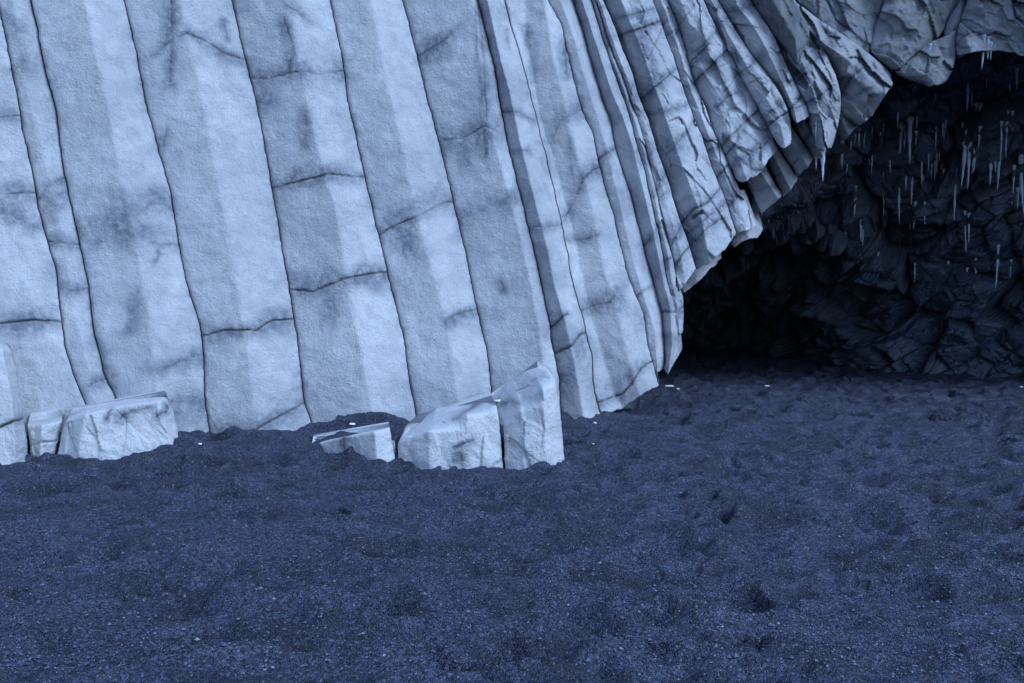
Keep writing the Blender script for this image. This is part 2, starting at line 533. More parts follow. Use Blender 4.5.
    # back faces follow the left edge so that a part is cut through
    for line, w, dep, st, sp in cracks:
        if sp:
            L = np.array(sorted(line), float)
            seg += fy > np.interp(fx, L[:, 0], L[:, 1])
    ids, cnt = np.unique(seg, return_counts=True)
    # fold crumbs into the neighbouring part
    for s in ids[cnt < 40]:
        seg[seg == s] = max(s - 1, 0) if (s - 1) in ids else s + 1
    ids = np.unique(seg)
    A = {"crack": crack.ravel(), "stain": stain.ravel(), "tone": toneA.ravel(), "pale": np.where(toneA.ravel() > tone, 0, pale)}
    capf = np.array([list(idx[0])])
    bx, by, bz = V[:, 0].mean(), V[:, 1].min(), V[:, 2].min()
    if len(ids) == 1:
        o = mesh_obj(name, V, F, M_BASALT, None, A)
        tag(o, label, cat, group, 'thing')
        return o
    root = empty(name, (V[:, 0].mean(), V[:, 1].mean(), max(bz, 0)))
    tag(root, label, cat, group, 'thing')
    off = np.array(root.location)
    for s in ids:
        f = F[seg == s]
        u, inv = np.unique(f, return_inverse=True)
        pn = "shaft" if s == ids[0] else ("foot" if s == ids[-1] else "drum")
        mesh_obj(pn, V[u] - off, inv.reshape(f.shape), M_BASALT, root, {k: a[u] for k, a in A.items()})
    return root

def shift(line, dx): return [(p[0] + dx, *p[1:]) for p in line]

# joints between the columns, traced from top to bottom
EB = [(-190, 0), (-160, 200), (-120, 480)]
EA = [(-95, 0), (-72, 200), (-45, 400), (-35, 490)]
J0 = [(-4, 0), (0, 11), (7.5, 49), (17, 94), (23, 131), (35.6, 187), (39, 210), (47, 240), (56, 270), (60, 307), (65.6, 349), (79, 390), (88, 409), (98, 480)]
J1 = [(31, 0), (37.5, 30), (44, 64), (56, 109), (62, 161), (69, 195), (80, 244), (88, 281), (93, 326), (105, 375), (117, 401), (128, 480)]
J2 = [(124, 0), (137, 56), (146, 105), (161, 159), (170.5, 191), (179, 245), (187, 285), (200.5, 326), (204, 364), (205, 401), (210, 435), (213, 475)]
J3 = [(232, 0), (243, 50), (257, 105), (269, 169), (282, 248), (291, 300), (299, 352), (304, 401), (311, 422), (322, 470)]
J4 = [(330, 0), (342, 56), (347.5, 101), (360.5, 157), (374, 217), (382, 248), (390.5, 285), (404, 337), (409, 379), (416, 414), (424, 460)]
J5 = [(403, 0), (419, 64), (434, 124), (452, 195), (464, 245), (475, 300), (487, 349), (491, 386), (497, 450)]
J6 = [(478, 0), (487, 37), (495, 70), (499.5, 100), (509, 150), (524, 210), (534, 250), (539, 270), (549, 322), (552, 345), (559, 375), (561, 416), (563, 450)]
J6B = [(p[0], p[1], 0.14 if p[1] > 330 else 0.0) for p in J6]
J7 = [(504, 0), (511, 26), (523, 64), (533, 103), (549, 169), (562, 225), (567, 250), (571, 277), (582, 315), (586, 335), (592, 356), (594, 390), (601, 418)]
E8 = [(548, 0), (562, 25), (566, 48), (581.5, 109), (593, 134), (599, 163), (606, 190), (614, 214), (621.5, 250), (628, 275), (643, 312), (648, 345), (659, 385)]
E9 = [(573, 0), (584.5, 37), (599, 90), (611, 122), (615, 146), (622.5, 171), (629, 190), (636, 218), (643.5, 246), (650, 272), (662, 312), (665, 359), (663, 369)]
E10 = [(592, 0), (603, 40), (619, 85), (632, 122), (638, 149), (645, 170), (655, 217), (662.5, 250), (667, 280), (674, 300), (681, 330), (682, 350)]
E11 = [(597, 0), (609, 40), (626, 85), (640, 125), (647, 150), (653, 178), (662.5, 217), (671, 246), (677, 280), (683, 296), (684, 318), (683, 332)]
E12 = [(603, 0), (613.5, 22), (624, 54), (632.5, 69), (636, 88), (641, 103), (650, 122), (654, 141), (662, 163), (668.5, 182), (680, 221), (689, 243), (696, 269)]
E13 = [(653, 0), (663, 28), (673.5, 56), (681, 82), (686, 96), (694, 119), (704.5, 141), (710, 163), (717, 180), (726, 199), (736, 234)]
E14 = [(668, 0), (676, 20), (684, 40), (689, 65), (697, 90), (706, 106), (713, 131), (725, 154), (735, 180)]
E15 = [(704, 0), (709, 12), (719, 34), (734, 59), (744, 82), (754, 98), (763, 112), (770, 128), (778, 147)]
E16 = [(718, 0), (726, 13), (738, 34), (751, 54), (763, 69), (775, 83), (784, 100), (791, 116)]
E17 = [(750, 0), (757, 9), (773, 32), (783.5, 59), (795, 83.5), (800, 92), (810, 109), (809.5, 116)]
E18 = [(795, 0), (811, 29), (825, 50), (834, 70), (841, 88), (842, 107), (838, 130), (831, 148)]

G = "basalt columns of the cliff"
CC = "rock column"
N = "basalt_column"
BT = 'basalt column'

rock(N, "pale basalt column at the left edge, mostly outside the picture", CC,
     [(8.3, EB), (8.15, [(-140, 0), (-110, 200), (-80, 480)]), (8.3, EA)], group=G, seed=40)
rock(N, "pale basalt column rising behind the upright stub at the left edge", CC,
     [(8.3, EA), (8.24, [(-50, 0), (-24, 200), (10, 400), (25, 490)]), (8.42, J0)],
     [([(-80, 195), (12, 194), (24, 193), (36, 193)], 1.0, 0.03, 6, 1), ([(-80, 328), (0, 323), (30, 320), (62, 321)], 1.2, 0.03, 7, 1),
      ([(-40, 118), (0, 117), (20, 116)], 1.0, 0.02, 5, 0), ([(2, 210), (20, 215), (34, 222)], 0.8, 0.0, 6, 0)], group=G, seed=1)
rock(N, "narrow recessed darker basalt column, the slimmest on the left", CC,
     [(8.50, J0), (8.49, [(13, 0), (31, 110), (52, 194), (64, 244), (76, 326), (98, 402), (112, 480)]), (8.55, J1)],
     [([(39, 199), (48, 186), (64, 178)], 0.9, 0.02, 4, 0), ([(46, 242), (62, 243), (80, 245)], 1.0, 0.03, 4, 1),
      ([(60, 289), (75, 291), (88, 288)], 0.8, 0.01, 4, 0), ([(80, 392), (95, 382), (105, 379)], 0.9, 0.02, 4, 0),
      ([(10, 20), (24, 60)], 1, 0, 9, 0), ([(44, 200), (66, 200)], 1, 0, 9, 0)], group=G, seed=2, stain_edge=0.75)
rock(N, "broad pale basalt column standing behind the long slab, with a blotchy stain", CC,
     [(8.5, J1), (8.46, [(84, 0), (108, 109), (124, 194), (136, 244), (150, 326), (158, 400), (166, 480)]), (8.7, J2)],
     [([(79, 224), (100, 229), (120, 222), (128, 204), (169, 203)], 1, 0, 9, 0), ([(150, 243), (165, 244), (181, 245)], 0.9, 0.02, 3, 0),
      ([(161, 371), (178, 362), (200, 354)], 1.0, 0.008, 5, 0), ([(155, 262), (159, 254), (158, 250)], 1, 0.01, 2, 0),
      ([(120, 235), (150, 232), (172, 236)], 1, 0, 8, 0), ([(88, 350), (110, 385)], 1, 0, 7, 0), ([(175, 420), (205, 415)], 1, 0, 14, 0),
      ([(129, 330), (131, 310), (138, 290)], 1, 0, 4, 0)], group=G, seed=3)
rock(N, "broad pale basalt column with an arched crack near its top", CC,
     [(8.72, J2), (8.68, [(180, 0), (208, 131), (232, 260), (248, 352), (256, 435), (262, 475)]), (8.95, J3)],
     [([(171, 0), (172, 40), (170, 82)], 1.2, 0.02, 4, 0), ([(150, 58), (174, 39), (187, 33), (206, 41), (225, 54), (246, 60)], 1.0, 0.03, 3.5, 0),
      ([(200, 336), (225, 330), (239, 330), (257, 330), (272, 320), (296, 319)], 1.0, 0.03, 6, 1),
      ([(205, 436), (254, 431), (280, 416), (308, 401)], 1.0, 0.03, 6, 1), ([(163, 145), (168, 128)], 1.6, 0.02, 3, 0), ([(224, 22), (228, 40)], 1, 0.01, 2.5, 0)], group=G, seed=4)
rock(N, "pale basalt column cut by three level cracks, foot buried behind the low flat block", CC,
     [(9.02, J3), (8.89, [(285, 0), (303, 80), (318, 150), (336, 210), (342, 248), (357, 330), (366, 382), (374, 420), (382, 470)]), (9.12, J4)],
     [([(246, 79), (269, 79), (291, 73), (306, 71), (319, 75), (344, 71)], 1.1, 0.035, 6.5, 1), ([(272, 188), (306, 180), (329, 174), (364, 177)], 1.1, 0.03, 6, 1),
      ([(286, 289), (314, 291), (344, 279), (370, 274), (390, 271)], 1.1, 0.03, 7, 1), ([(332, 292), (329, 315)], 1, 0, 7, 0),
      ([(287, 6), (298, 12), (310, 22)], 1.2, 0.012, 3, 0), ([(284, 19), (293, 45), (289, 71)], 1.2, 0.008, 3.5, 0), ([(303, 112), (305, 145)], 1, 0, 4, 0), ([(282, 85), (262, 100)], 1, 0, 6, 0)], group=G, seed=5)
rock(N, "pale basalt column with one rising dark-stained crack at mid height", CC,
     [(9.15, J4), (9.07, [(374, 11), (385, 75), (398, 127), (411, 187), (419, 221), (424, 245), (434, 277), (449, 330), (454, 375), (460, 405), (466, 455)]), (9.34, J5)],
     [([(375, 237), (396, 225), (422, 214), (445, 202), (455, 202)], 1.2, 0.03, 7, 1), ([(390, 240), (404, 232), (412, 246)], 1, 0, 9, 0),
      ([(449, 319), (460, 313), (478, 309)], 1.1, 0.015, 4, 0), ([(360, 215), (366, 225)], 1, 0.01, 4, 0)], group=G, seed=6)
rock(N, "wide pale basalt column rising behind the tallest broken block, scratched near its ridge", CC,
     [(9.38, J5), (9.20, [(473, 0), (480, 56), (489, 127), (502, 169), (515, 215), (527, 262), (540, 330), (546, 380), (550, 450)]), (9.32, J6)],
     [([(417, 57), (445, 40), (462, 24)], 1.2, 0.015, 5, 0), ([(436, 142), (462, 139), (485, 126), (504, 135), (510, 137)], 1.1, 0.03, 9, 1),
      ([(462, 145), (463, 165)], 1, 0, 5, 0), ([(462, 217), (489, 206), (515, 195)], 1, 0.0, 6, 0), ([(478, 5), (482, 40), (487, 120)], 1.1, 0.012, 3, 0),
      ([(475, 10), (477, 60)], 1, 0.01, 2, 0), ([(484, 130), (486, 155)], 1.3, 0.015, 3, 0), ([(500, 280), (504, 290)], 1, .01, 2, 0)], group=G, seed=7)
R7 = [(488, 0), (495, 34), (502.5, 66), (512, 100), (520.6, 142), (532, 187), (547, 245), (556, 289), (564, 315), (572, 350), (578, 380), (584, 418), (588, 450)]
rock(N, "slim basalt column with a dark grey side strip, broken through near its foot", CC,
     [(9.345, J6B), (9.20, [(p[0], p[1], 0.13 if p[1] > 320 else 0.0) for p in R7]), (9.55, J7 + [(606, 450)])],
     [([(500, 111), (519, 112), (534, 121)], 1.0, 0.02, 2.5, 0), ([(509, 152), (526, 150)], 1.0, 0.012, 3, 0), ([(524, 228), (545, 227), (566, 224)], 1.1, 0.02, 3, 1),
      ([(546, 330), (556, 324), (567, 314)], 1.4, 0.06, 3, 0), ([(550, 354), (560, 351), (572, 346), (580, 335), (590, 331)], 1.5, 0.08, 6, 1),
      ([(560, 360), (558, 376)], 1, 0, 7, 0), ([(507, 30), (509, 48)], .9, .01, 2, 0)], group=G, seed=8, facet=1)
m8 = [(526, 0), (525, 29), (530, 59), (540, 120), (553, 160), (568, 215), (578, 260), (590, 315), (602, 356), (612, 390), (622, 408)]
rock(N, "wide smooth basalt column whose slanted lower end hangs clear of the sand", CC,
     [(9.75, J7), (9.95, m8), (9.85, [(545, 0), (552, 50), (566, 109), (580, 163), (594, 214), (606, 275), (622, 330), (640, 396)]), (10.05, E8)],
     [([(552, 140), (559.5, 122), (570, 117), (578.6, 110.5), (584, 107)], 1.1, 0.03, 5, 0), ([(566, 216), (576, 195), (583, 179), (593, 170), (601, 167)], 1.2, 0.02, 5, 1),
      ([(568, 240), (586, 239), (598, 234)], 1, 0.012, 3.5, 0), ([(578, 312), (598, 304), (610, 303), (617, 291), (630, 276)], 1.0, 0.008, 6, 0),
      ([(600, 402), (608, 398), (622, 394), (631, 385), (641, 368), (655, 360)], 1.1, 0.05, 4, 1), ([(610, 388), (632, 382)], 1, 0, 7, 0),
      ([(526, 30), (531, 60), (535, 80)], 1.2, .02, 3, 0), ([(565, 40), (566, 75)], 1.2, .01, 3, 0), ([(570, 140), (572, 175)], .9, .01, 2, 0)],
     group=G, seed=9, lean=0.01)
rock(N, "smooth narrow basalt column between the slanted-foot column and the grey-striped one", CC,
     [(10.08, E8), (10.05, [(560, 0), (573, 33), (582, 69), (596, 112), (605, 142), (612, 172), (619, 200), (628, 240), (640, 285), (655, 330), (657, 373)]), (10.3, E9)],
     [([(597, 161), (608, 153), (617, 148)], 1.4, 0.03, 3, 0), ([(635, 297), (643, 291), (653, 285)], 1.2, 0.03, 3, 1)], group=G, seed=10, lean=0.01, facet=1)
rock(N, "basalt column with a long grey strip and a short level crack near its tip", CC,
     [(10.36, E9), (10.17, [(582, 0), (594, 37), (611, 90), (626, 125), (634, 150), (640, 175), (651, 221), (657, 246), (662, 275), (671, 312), (672, 345), (668, 374)]), (10.48, E10)],
     [([(658, 313), (666, 311), (675, 312)], 1.2, 0.05, 2, 0), ([(641, 249), (651, 239), (658, 226)], 1.2, 0.025, 3.5, 1)], group=G, seed=11, lean=0.01, facet=1)
rock(N, "very slim speckled basalt column ending in a rounded knob above the sand", CC,
     [(10.46, E10[:9] + [(671, 300), (676, 330)]), (10.42, [(595, 0), (606, 40), (622, 85), (636, 123), (643, 149), (650, 175), (659, 217), (667, 249), (672, 280), (677, 305), (680, 335)]), (10.52, E11)],
     [([(660, 262), (672, 258)], 1, .02, 2, 0), ([(668, 292), (682, 291)], 1.2, .04, 3, 1)], group=G, seed=12, ncr=4, chunk=.08, lean=0.01, rough=1.6)
rock(N, "flat-faced pale basalt column left of the long dark-sided one, pointed tip", CC,
     [(10.52, E11[:9] + [(679, 292)]), (10.50, [(600, 0), (612, 40), (630, 85), (645, 123), (651, 145), (658, 170), (671, 218), (679, 244), (686, 283)]), (10.78, E12)],
     [([(671, 246), (682, 225)], 1, .03, 3, 0), ([(674, 268), (684, 252), (692, 244)], 1.2, .05, 4, 1), ([(640, 112), (648, 110)], 1, .02, 4, 0), ([(655, 190), (668, 170)], 1, .02, 3, 0)],
     group=G, seed=13, ncr=5, chunk=.08, lean=0.0, rough=1.4)
rock(N, "long basalt column with a broad shadowed left side and a split lower end", CC,
     [(11.0, E12), (10.72, [(621.5, 0), (629.5, 22), (640, 44), (651.5, 79), (659, 98), (669, 128), (678, 154), (686, 174), (691, 189), (700, 212), (705, 238), (710, 263)]),
      (10.76, [(640, 0), (650, 40), (668, 95), (680, 125), (692, 155), (704, 185), (716, 215), (724, 250)]), (11.0, E13)],
     [([(682, 224), (693, 210), (707, 203), (715.5, 194), (722, 185)], 1.3, 0.06, 3, 1), ([(694, 217), (701, 213)], 2.2, 0.10, 3, 0), ([(687, 248), (707, 229), (720, 219)], 1.1, 0.03, 3, 1),
      ([(657, 157), (674, 150)], 1.5, 0.02, 6, 0), ([(682, 136), (688, 130), (695, 120)], 1.1, 0.03, 3, 0), ([(640, 40), (648, 60)], 1, .015, 3, 0), ([(652, 60), (654, 80)], 1, .015, 3, 0)],
     group=G, seed=14, ncr=7, chunk=.08, lean=0.0, rough=1.5, facet=1)
rock(N, "narrow bluish basalt column with cross cracks, wedged in a dark cleft", CC,
     [(11.22, E13), (11.14, [(661, 0), (670, 24), (679, 48), (685, 72), (692, 93), (700, 112), (709, 136), (718, 159), (727, 182), (738, 205), (748, 230)]), (11.28, E14 + [(745, 200), (757, 227)])],
     [([(680, 87), (688, 87), (698, 81)], 1.2, 0.04, 4, 1), ([(700, 135), (708, 142), (720, 139)], 1.4, 0.05, 5, 1), ([(708, 185), (722, 172), (730, 162)], 1.2, 0.05, 3, 1)],
     group=G, seed=15, ncr=7, chunk=.08, lean=0.0, rough=1.5, facet=1)
rock(N, "plate-like pale basalt column with a brown-grey side and ragged broken bottom", CC,
     [(11.30, E14), (11.12, [(683, 5), (690, 22), (695, 51), (703, 75), (712, 92), (720.6, 109), (728, 131), (734, 147), (742.5, 166), (747, 183)]),
      (11.05, [(696, 5), (705, 35), (715, 60), (728, 85), (738, 110), (748, 135), (758, 155), (765, 167)]), (11.15, E15)],
     [([(717, 107), (729, 96), (738, 92)], 1, .03, 2, 0), ([(733, 146), (739.6, 137), (745.5, 127), (747, 119), (757, 112)], 1.1, .04, 2, 0), ([(722, 158), (734, 146)], 1.5, .05, 4, 0),
      ([(686, 68), (697, 56), (709, 44)], 1.1, .04, 2, 1)], group=G, seed=16, ncr=10, lean=0.0, rough=1.8, facet=1, jag=4, chunk=.13)
rock(N, "short dark-sided basalt column end below the ragged plate", CC,
     [(11.65, [(725, 140), (737, 160), (749, 186), (761, 214)]), (11.4, [(744, 140), (754, 160), (767, 182), (779, 199)]), (11.6, [(752, 140), (762, 158), (775, 183), (782, 196)])],
     group=G, seed=17, ncr=3, top=None, lean=0, rough=1.4, tone=.25)
rock(N, "thin basalt column cut by a slanting crack just above its squared tip", CC,
     [(11.17, E15), (11.08, [(711, 0), (718, 14), (729, 36), (743, 60), (755, 80), (766, 97), (776, 115), (783, 130), (785, 147)]), (11.12, E16 + [(792, 128), (791, 143)])],
     [([(766, 128), (778, 118), (792, 110)], 1.1, .05, 2, 1), ([(735, 50), (738, 62)], 1, .02, 3, 0)], group=G, seed=18, ncr=9, lean=0, rough=1.8, jag=4, chunk=.12)
rock(N, "basalt column with a bright narrow face and blunt bright tip, dark upper side", CC,
     [(11.18, E16), (10.95, [(732, 0), (751, 22), (764.5, 44), (770, 57), (782, 82), (790, 98), (796, 115), (797, 122)]), (11.05, E17)],
     [([(786, 112), (798, 102), (804, 92)], 1.1, .05, 2, 1), ([(757, 60), (768, 54)], 1, .02, 5, 0), ([(780, 82), (797, 80)], 1, .02, 3, 0)], group=G, seed=19, ncr=6, lean=0, rough=1.6, tone=.12, chunk=.10)
rock(N, "cracked greyish basalt column tapering down beside the wedge-shaped rock", CC,
     [(11.25, E17 + [(811, 128), (815, 146)]), (11.12, [(771, 0), (790, 30), (802, 62), (813, 90), (820, 115), (824, 150)]), (11.35, E18)],
     [([(795, 70), (805, 74), (812, 86)], 1, .03, 3, 0), ([(806, 104), (818, 98), (830, 88)], 1.1, .04, 3, 1), ([(815, 125), (828, 118)], 1, .03, 3, 0)], group=G, seed=20, ncr=7, lean=0, rough=2.0, tone=.35, jag=4, chunk=.25)
rock(N, "short basalt column end below the blunt bright tip, two plain faces", CC,
     [(11.55, [(780, 100), (790, 114), (797, 130), (816, 161)]), (11.35, [(797, 100), (806, 125), (815, 140), (823, 156)]), (11.55, [(806, 100), (812, 118), (827, 150)])],
     [([(803, 143), (812, 133), (820, 128)], 1, .02, 2, 0)], group=G, seed=21, ncr=2, top=None, lean=0, rough=1.4, tone=.15)
rock(N, "short stepped basalt column end between the squared tip and the cave", CC,
     [(11.6, [(765, 120), (772, 135), (780, 149), (798, 176)]), (11.4, [(779, 112), (785, 130), (795, 145), (808, 167)]), (11.55, [(785, 112), (793, 128), (801, 140), (814, 158)])],
     group=G, seed=22, ncr=2, top=None, lean=0, rough=1.4, tone=.18)
rock(N, "lowest short basalt column end directly under the ragged broken plate", CC,
     [(11.7, [(748, 130), (760, 150), (768, 162), (783, 197)]), (11.5, [(760, 130), (770, 150), (780, 168), (791, 190)]), (11.65, [(770, 130), (778, 148), (786, 160), (798, 179)])],
     group=G, seed=23, ncr=2, top=None, lean=0, rough=1.4, tone=.22)
rock(N, "stubby basalt column end low in the cave mouth, left of the hanging tips", CC,
     [(11.35, [(668, 215), (676, 262), (682, 294)]), (11.3, [(682, 215), (692, 255), (697, 285)]), (11.5, [(700, 215), (715, 245), (722, 258)])],
     group=G, seed=24, ncr=3, top=None, lean=0, rough=1.6, tone=.2, jag=4)
rock(N, "small broken basalt column end tucked under the split lower ends", CC,
     [(11.5, [(715, 190), (727, 232), (733, 248)]), (11.45, [(730, 190), (742, 225), (750, 241)]), (11.6, [(745, 190), (756, 220), (763, 231)])],
     group=G, seed=25, ncr=2, top=None, lean=0, rough=1.6, tone=.25, jag=4)

# ------------------------------------------------------------------ the rocks over the cave mouth
GR = "rocks over the cave mouth"
rock("rock_block", "dark triangular rock wedged point down among the leaning columns", "rock",
     [(11.0, [(757, 9), (773, 32), (788, 53), (794, 63)]), (10.75, [(778, 9), (790, 30), (797, 48), (797, 63)]), (10.95, [(795, 2), (801, 12), (811, 29), (808, 43), (801, 56), (798, 62)])],
     group=GR, top=-60, tone=1, rough=2, lean=0, ncr=3, seed=26, jag=1, chunk=.06)
rock("rock_block", "long wedge-shaped rock with a pale top pointing right into the cave mouth", "rock",
     [(11.42, [(803, 22), (818, 44), (828, 62), (838, 80), (841, 95), (838, 110), (845, 118), (859, 126)]),
      (11.22, [(801, 18), (815, 42), (832, 62), (848, 80), (860, 100), (872, 116)]),
      (11.02, [(799, 12), (811, 32), (828, 47), (845, 58), (862, 70), (886, 94)]), (11.22, [(797, 4), (806, 9), (820, 20), (845, 36), (867, 51), (889, 70), (893, 84)])],
     [([(842, 92), (853, 76), (864, 66)], 1.3, .05, 3, 0), ([(820, 22), (828, 36), (833, 46)], 1.5, .06, 2, 0), ([(850, 100), (862, 92)], 1, .03, 2, 0)],
     group=GR, top=-40, tone=.5, rough=2.2, lean=0, ncr=7, seed=27, thick=1.3, facet=0, chunk=.22)
rock("rock_block", "small icy-edged rock under the wedge-shaped rock", "rock",
     [(11.7, [(826, 105), (832, 124), (842, 142)]), (11.5, [(838, 105), (844, 122), (849, 135)]), (11.7, [(850, 105), (858, 119), (860, 124)])],
     group=GR, top=None, tone=.6, rough=1.6, lean=0, seed=28, chunk=.05)
rock("rock_block", "flat grey rock face between the wedge-shaped rock and the rounded boulder", "rock",
     [(11.45, [(797, 1), (810, 12), (824, 24)]), (11.38, [(845, 0), (846, 20), (848, 40)]), (11.38, [(885, 0), (876, 25), (870, 54)])],
     [([(826, 0), (836, 20), (850, 30)], 1.3, .05, 4, 0)], group=GR, top=-60, tone=.75, rough=1.8, lean=0, ncr=5, seed=29, slit=.3, chunk=.13)
rock("boulder", "large rounded grey boulder bulging out over the cave mouth", "boulder",
     [(11.32, [(885, 0), (875, 25), (869, 49), (880, 62), (893, 71)]), (11.14, [(900, 0), (893, 25), (890, 45), (898, 68)]), (11.06, [(925, 0), (918, 25), (912, 46), (904, 66)]), (11.24, [(959, 0), (947, 18), (942, 34), (930, 45), (911, 56)])],
     group=GR, top=-70, tone=.8, rough=2.4, lean=0, ncr=4, seed=30, rise=.25, facet=2, slit=.3, thick=1.4, chunk=.11)
rock("boulder", "lower smooth rock lump under the rounded boulder, bearing one icicle", "boulder",
     [(11.30, [(912, 50), (898, 66), (893, 72), (905, 79), (922, 84)]), (11.12, [(930, 42), (925, 60), (926, 75), (932, 86)]), (11.10, [(946, 36), (942, 55), (940, 72), (938, 86)]), (11.22, [(962, 26), (957, 45), (956, 60), (951, 74), (944, 84)])],
     group=GR, top=None, tone=.7, rough=2.0, lean=0, seed=31, rise=.25, facet=2, slit=.3, thick=1.4, chunk=.15)
rock("rock_block", "thin dark rock flake standing between the rounded boulder and the broad ledge", "rock",
     [(11.32, [(958, 0), (946, 20), (942, 36), (946, 46)]), (11.25, [(964, 0), (955, 20), (950, 44)]), (11.34, [(975, 0), (966, 22), (960, 42)])],
     group=GR, top=-70, tone=.75, rough=2, lean=0, seed=32)
rock("rock_ledge", "broad pale rock ledge over the cave at the upper right, fringed with icicles", "rock ledge",
     [(11.22, [(968, 0), (958, 25), (955, 45), (958, 58)]), (11.08, [(985, 0), (978, 25), (972, 52)]), (11.08, [(1000, 0), (1000, 25), (998, 50)]), (10.95, [(1020, 0), (1024, 28), (1026, 56)]), (10.4, [(1080, 0), (1084, 30), (1090, 58)]), (10.3, [(1160, 0), (1160, 40), (1160, 70)]), (10.3, [(1320, 0), (1320, 60), (1320, 110)])],
     [([(968, 28), (978, 36), (986, 42)], 1, .03, 2, 0), ([(1012, 0), (1016, 18), (1026, 26)], 1.8, .08, 3, 0), ([(996, 30), (1010, 40), (1026, 44)], 1, .02, 4, 0)],
     group=GR, top=-90, rise=.3, tone=.55, rough=2.0, lean=0, ncr=8, seed=33, thick=1.4, slit=.3, chunk=.18)

# ------------------------------------------------------------------ broken blocks at the foot of the columns
GB = "broken basalt blocks on the sand"
B = dict(group=GB, top=None, lean=0, slit=0.3, bevel=(1.6, 0.03), jag=0, facet=0, chunk=.045, pale=.75, thick=0.8, res=(1.2, 1.1), stain_edge=.15)
rock("basalt_block", "upright rounded basalt stub at the left edge, cracked across its lower half", "rock block",
     [(7.2, [(-70, 342, .5), (-66, 350), (-60, 480)]), (6.95, [(-30, 340, .5), (-26, 346), (-20, 485)]), (7.0, [(-2, 342, .5), (2, 349), (12, 400), (16, 485)]), (7.25, [(6, 345, .5), (12, 353), (18, 377), (23, 417), (27, 440), (29, 480)])],
     [([(-70, 440), (0, 427), (14, 421), (30, 416)], 1.2, .05, 3, 1)], seed=50, rough=.9, **B)
rock("basalt_block", "small rough basalt block squeezed between the left stub and the long slab", "rock block",
     [(7.35, [(26, 422, .4), (27, 425), (29, 440), (31, 480)]), (7.25, [(42, 421, .4), (42, 424), (40, 450), (42, 482)]), (7.35, [(65, 416, .4), (62, 421), (57, 443), (50, 480)])],
     [([(28, 446), (40, 443), (57, 441)], 1.2, .04, 0, 0)], seed=51, rough=2.2, **B)
rock("basalt_block", "long pale basalt slab lying on the sand at the left, straight top edge", "rock block",
     [(7.25, [(66, 418, .6), (65, 421), (60, 440), (55, 468), (52, 486)]), (7.08, [(86, 410, .6), (85, 413.5), (80, 440), (78, 470), (76, 492)]), (7.15, [(126, 400, .6), (126, 404), (126, 430), (128, 462), (128, 490)]),
      (7.2, [(160, 397, .6), (160, 400), (166, 430), (172, 450), (174, 486)]), (7.4, [(167, 397, .6), (167.5, 400), (174, 413), (180, 443), (182, 480)])],
     [([(120, 418), (130, 412), (150, 408)], 2.0, .02, 3, 0), ([(156, 416), (166, 411), (167, 406)], 1.0, .03, 2, 0), ([(106, 419), (111, 410)], 1.5, .015, 2, 0)], seed=52, rough=1.4, **B)
rock("basalt_block", "low flat basalt block half covered by sand, left of the split block", "rock block",
     [(7.55, [(312, 443.6, .15), (311, 444), (316, 455), (316, 480)]), (7.3, [(344.3, 436.4, .15), (344, 437), (348, 455), (350, 482)]), (7.05, [(374, 430.2, .15), (374, 431), (378, 465), (379, 488)]), (7.15, [(389.6, 426.8, .15), (390, 427.5), (396, 463), (397, 486)])],
     [([(343, 436), (345, 455)], 1.0, .02, 3, 0)], seed=53, rough=1.3, **dict(B, thick=.3, chunk=.02))
rock("basalt_block", "split basalt block with a sloping pale top, left neighbour of the tallest block", "rock block",
     [(7.15, [(414, 426, 1.2), (402, 438), (398, 443), (398, 465), (399, 490)]), (6.98, [(436, 409, 1.3), (430, 430), (428, 434), (430, 468), (432, 492)]),
      (6.98, [(466, 404, 1.2), (466, 414), (467, 418), (472, 470), (474, 494)]), (7.08, [(493, 401, 1.0), (496, 405), (498, 410), (503, 460), (504, 492)])],
     [([(452, 421), (470, 409), (478, 403)], 1.6, .03, 2, 0), ([(454, 448), (464, 444), (473, 440)], 1.1, .03, 2, 0), ([(489, 474), (494, 464), (503, 459)], 1.1, .04, 1, 0), ([(461, 455), (464, 474)], 2, .02, 5, 0)], seed=54, rough=1.4, **B)
rock("basalt_block", "tallest broken basalt block at the cliff foot, with a slanted chipped top", "rock block",
     [(7.1, [(486, 403, 1.0), (500, 420, .12), (503, 426), (505, 470), (506, 494)]), (6.95, [(503, 386, 1.1), (516, 407, .15), (521, 412), (524, 470), (526, 496)]),
      (6.92, [(526, 371, .9), (540, 383, .2), (543, 389), (546, 470), (547, 496)]), (7.1, [(538, 367, .7), (549, 373, .15), (555, 380), (560, 410), (565, 463), (566, 490)])],
     [([(516, 391), (524, 388), (529, 385)], 1.3, .03, 0, 0), ([(531, 382), (540, 376), (549, 378)], 1.4, .03, 0, 0), ([(503, 404), (512, 401), (518, 404)], 2, .02, 3, 0), ([(540, 410), (544, 430), (541, 448)], 2, .012, 0, 0)], seed=55, rough=1.5, **B)

# ------------------------------------------------------------------ the cave: wall and vault, one broken surface
def spline(pts, n):
    P = np.array(pts, float)
    s = np.concatenate([[0], np.cumsum(np.linalg.norm(np.diff(P, axis=0), axis=1))])
    t = np.linspace(0, s[-1], n)
    Q = np.stack([np.interp(t, s, P[:, k]) for k in range(P.shape[1])], 1)
    k = max(3, n // 40) | 1
    pad = np.concatenate([np.repeat(Q[:1], k // 2, 0), Q, np.repeat(Q[-1:], k // 2, 0)])
    return np.stack([np.convolve(pad[:, c], np.ones(k) / k, 'valid') for c in range(P.shape[1])], 1)

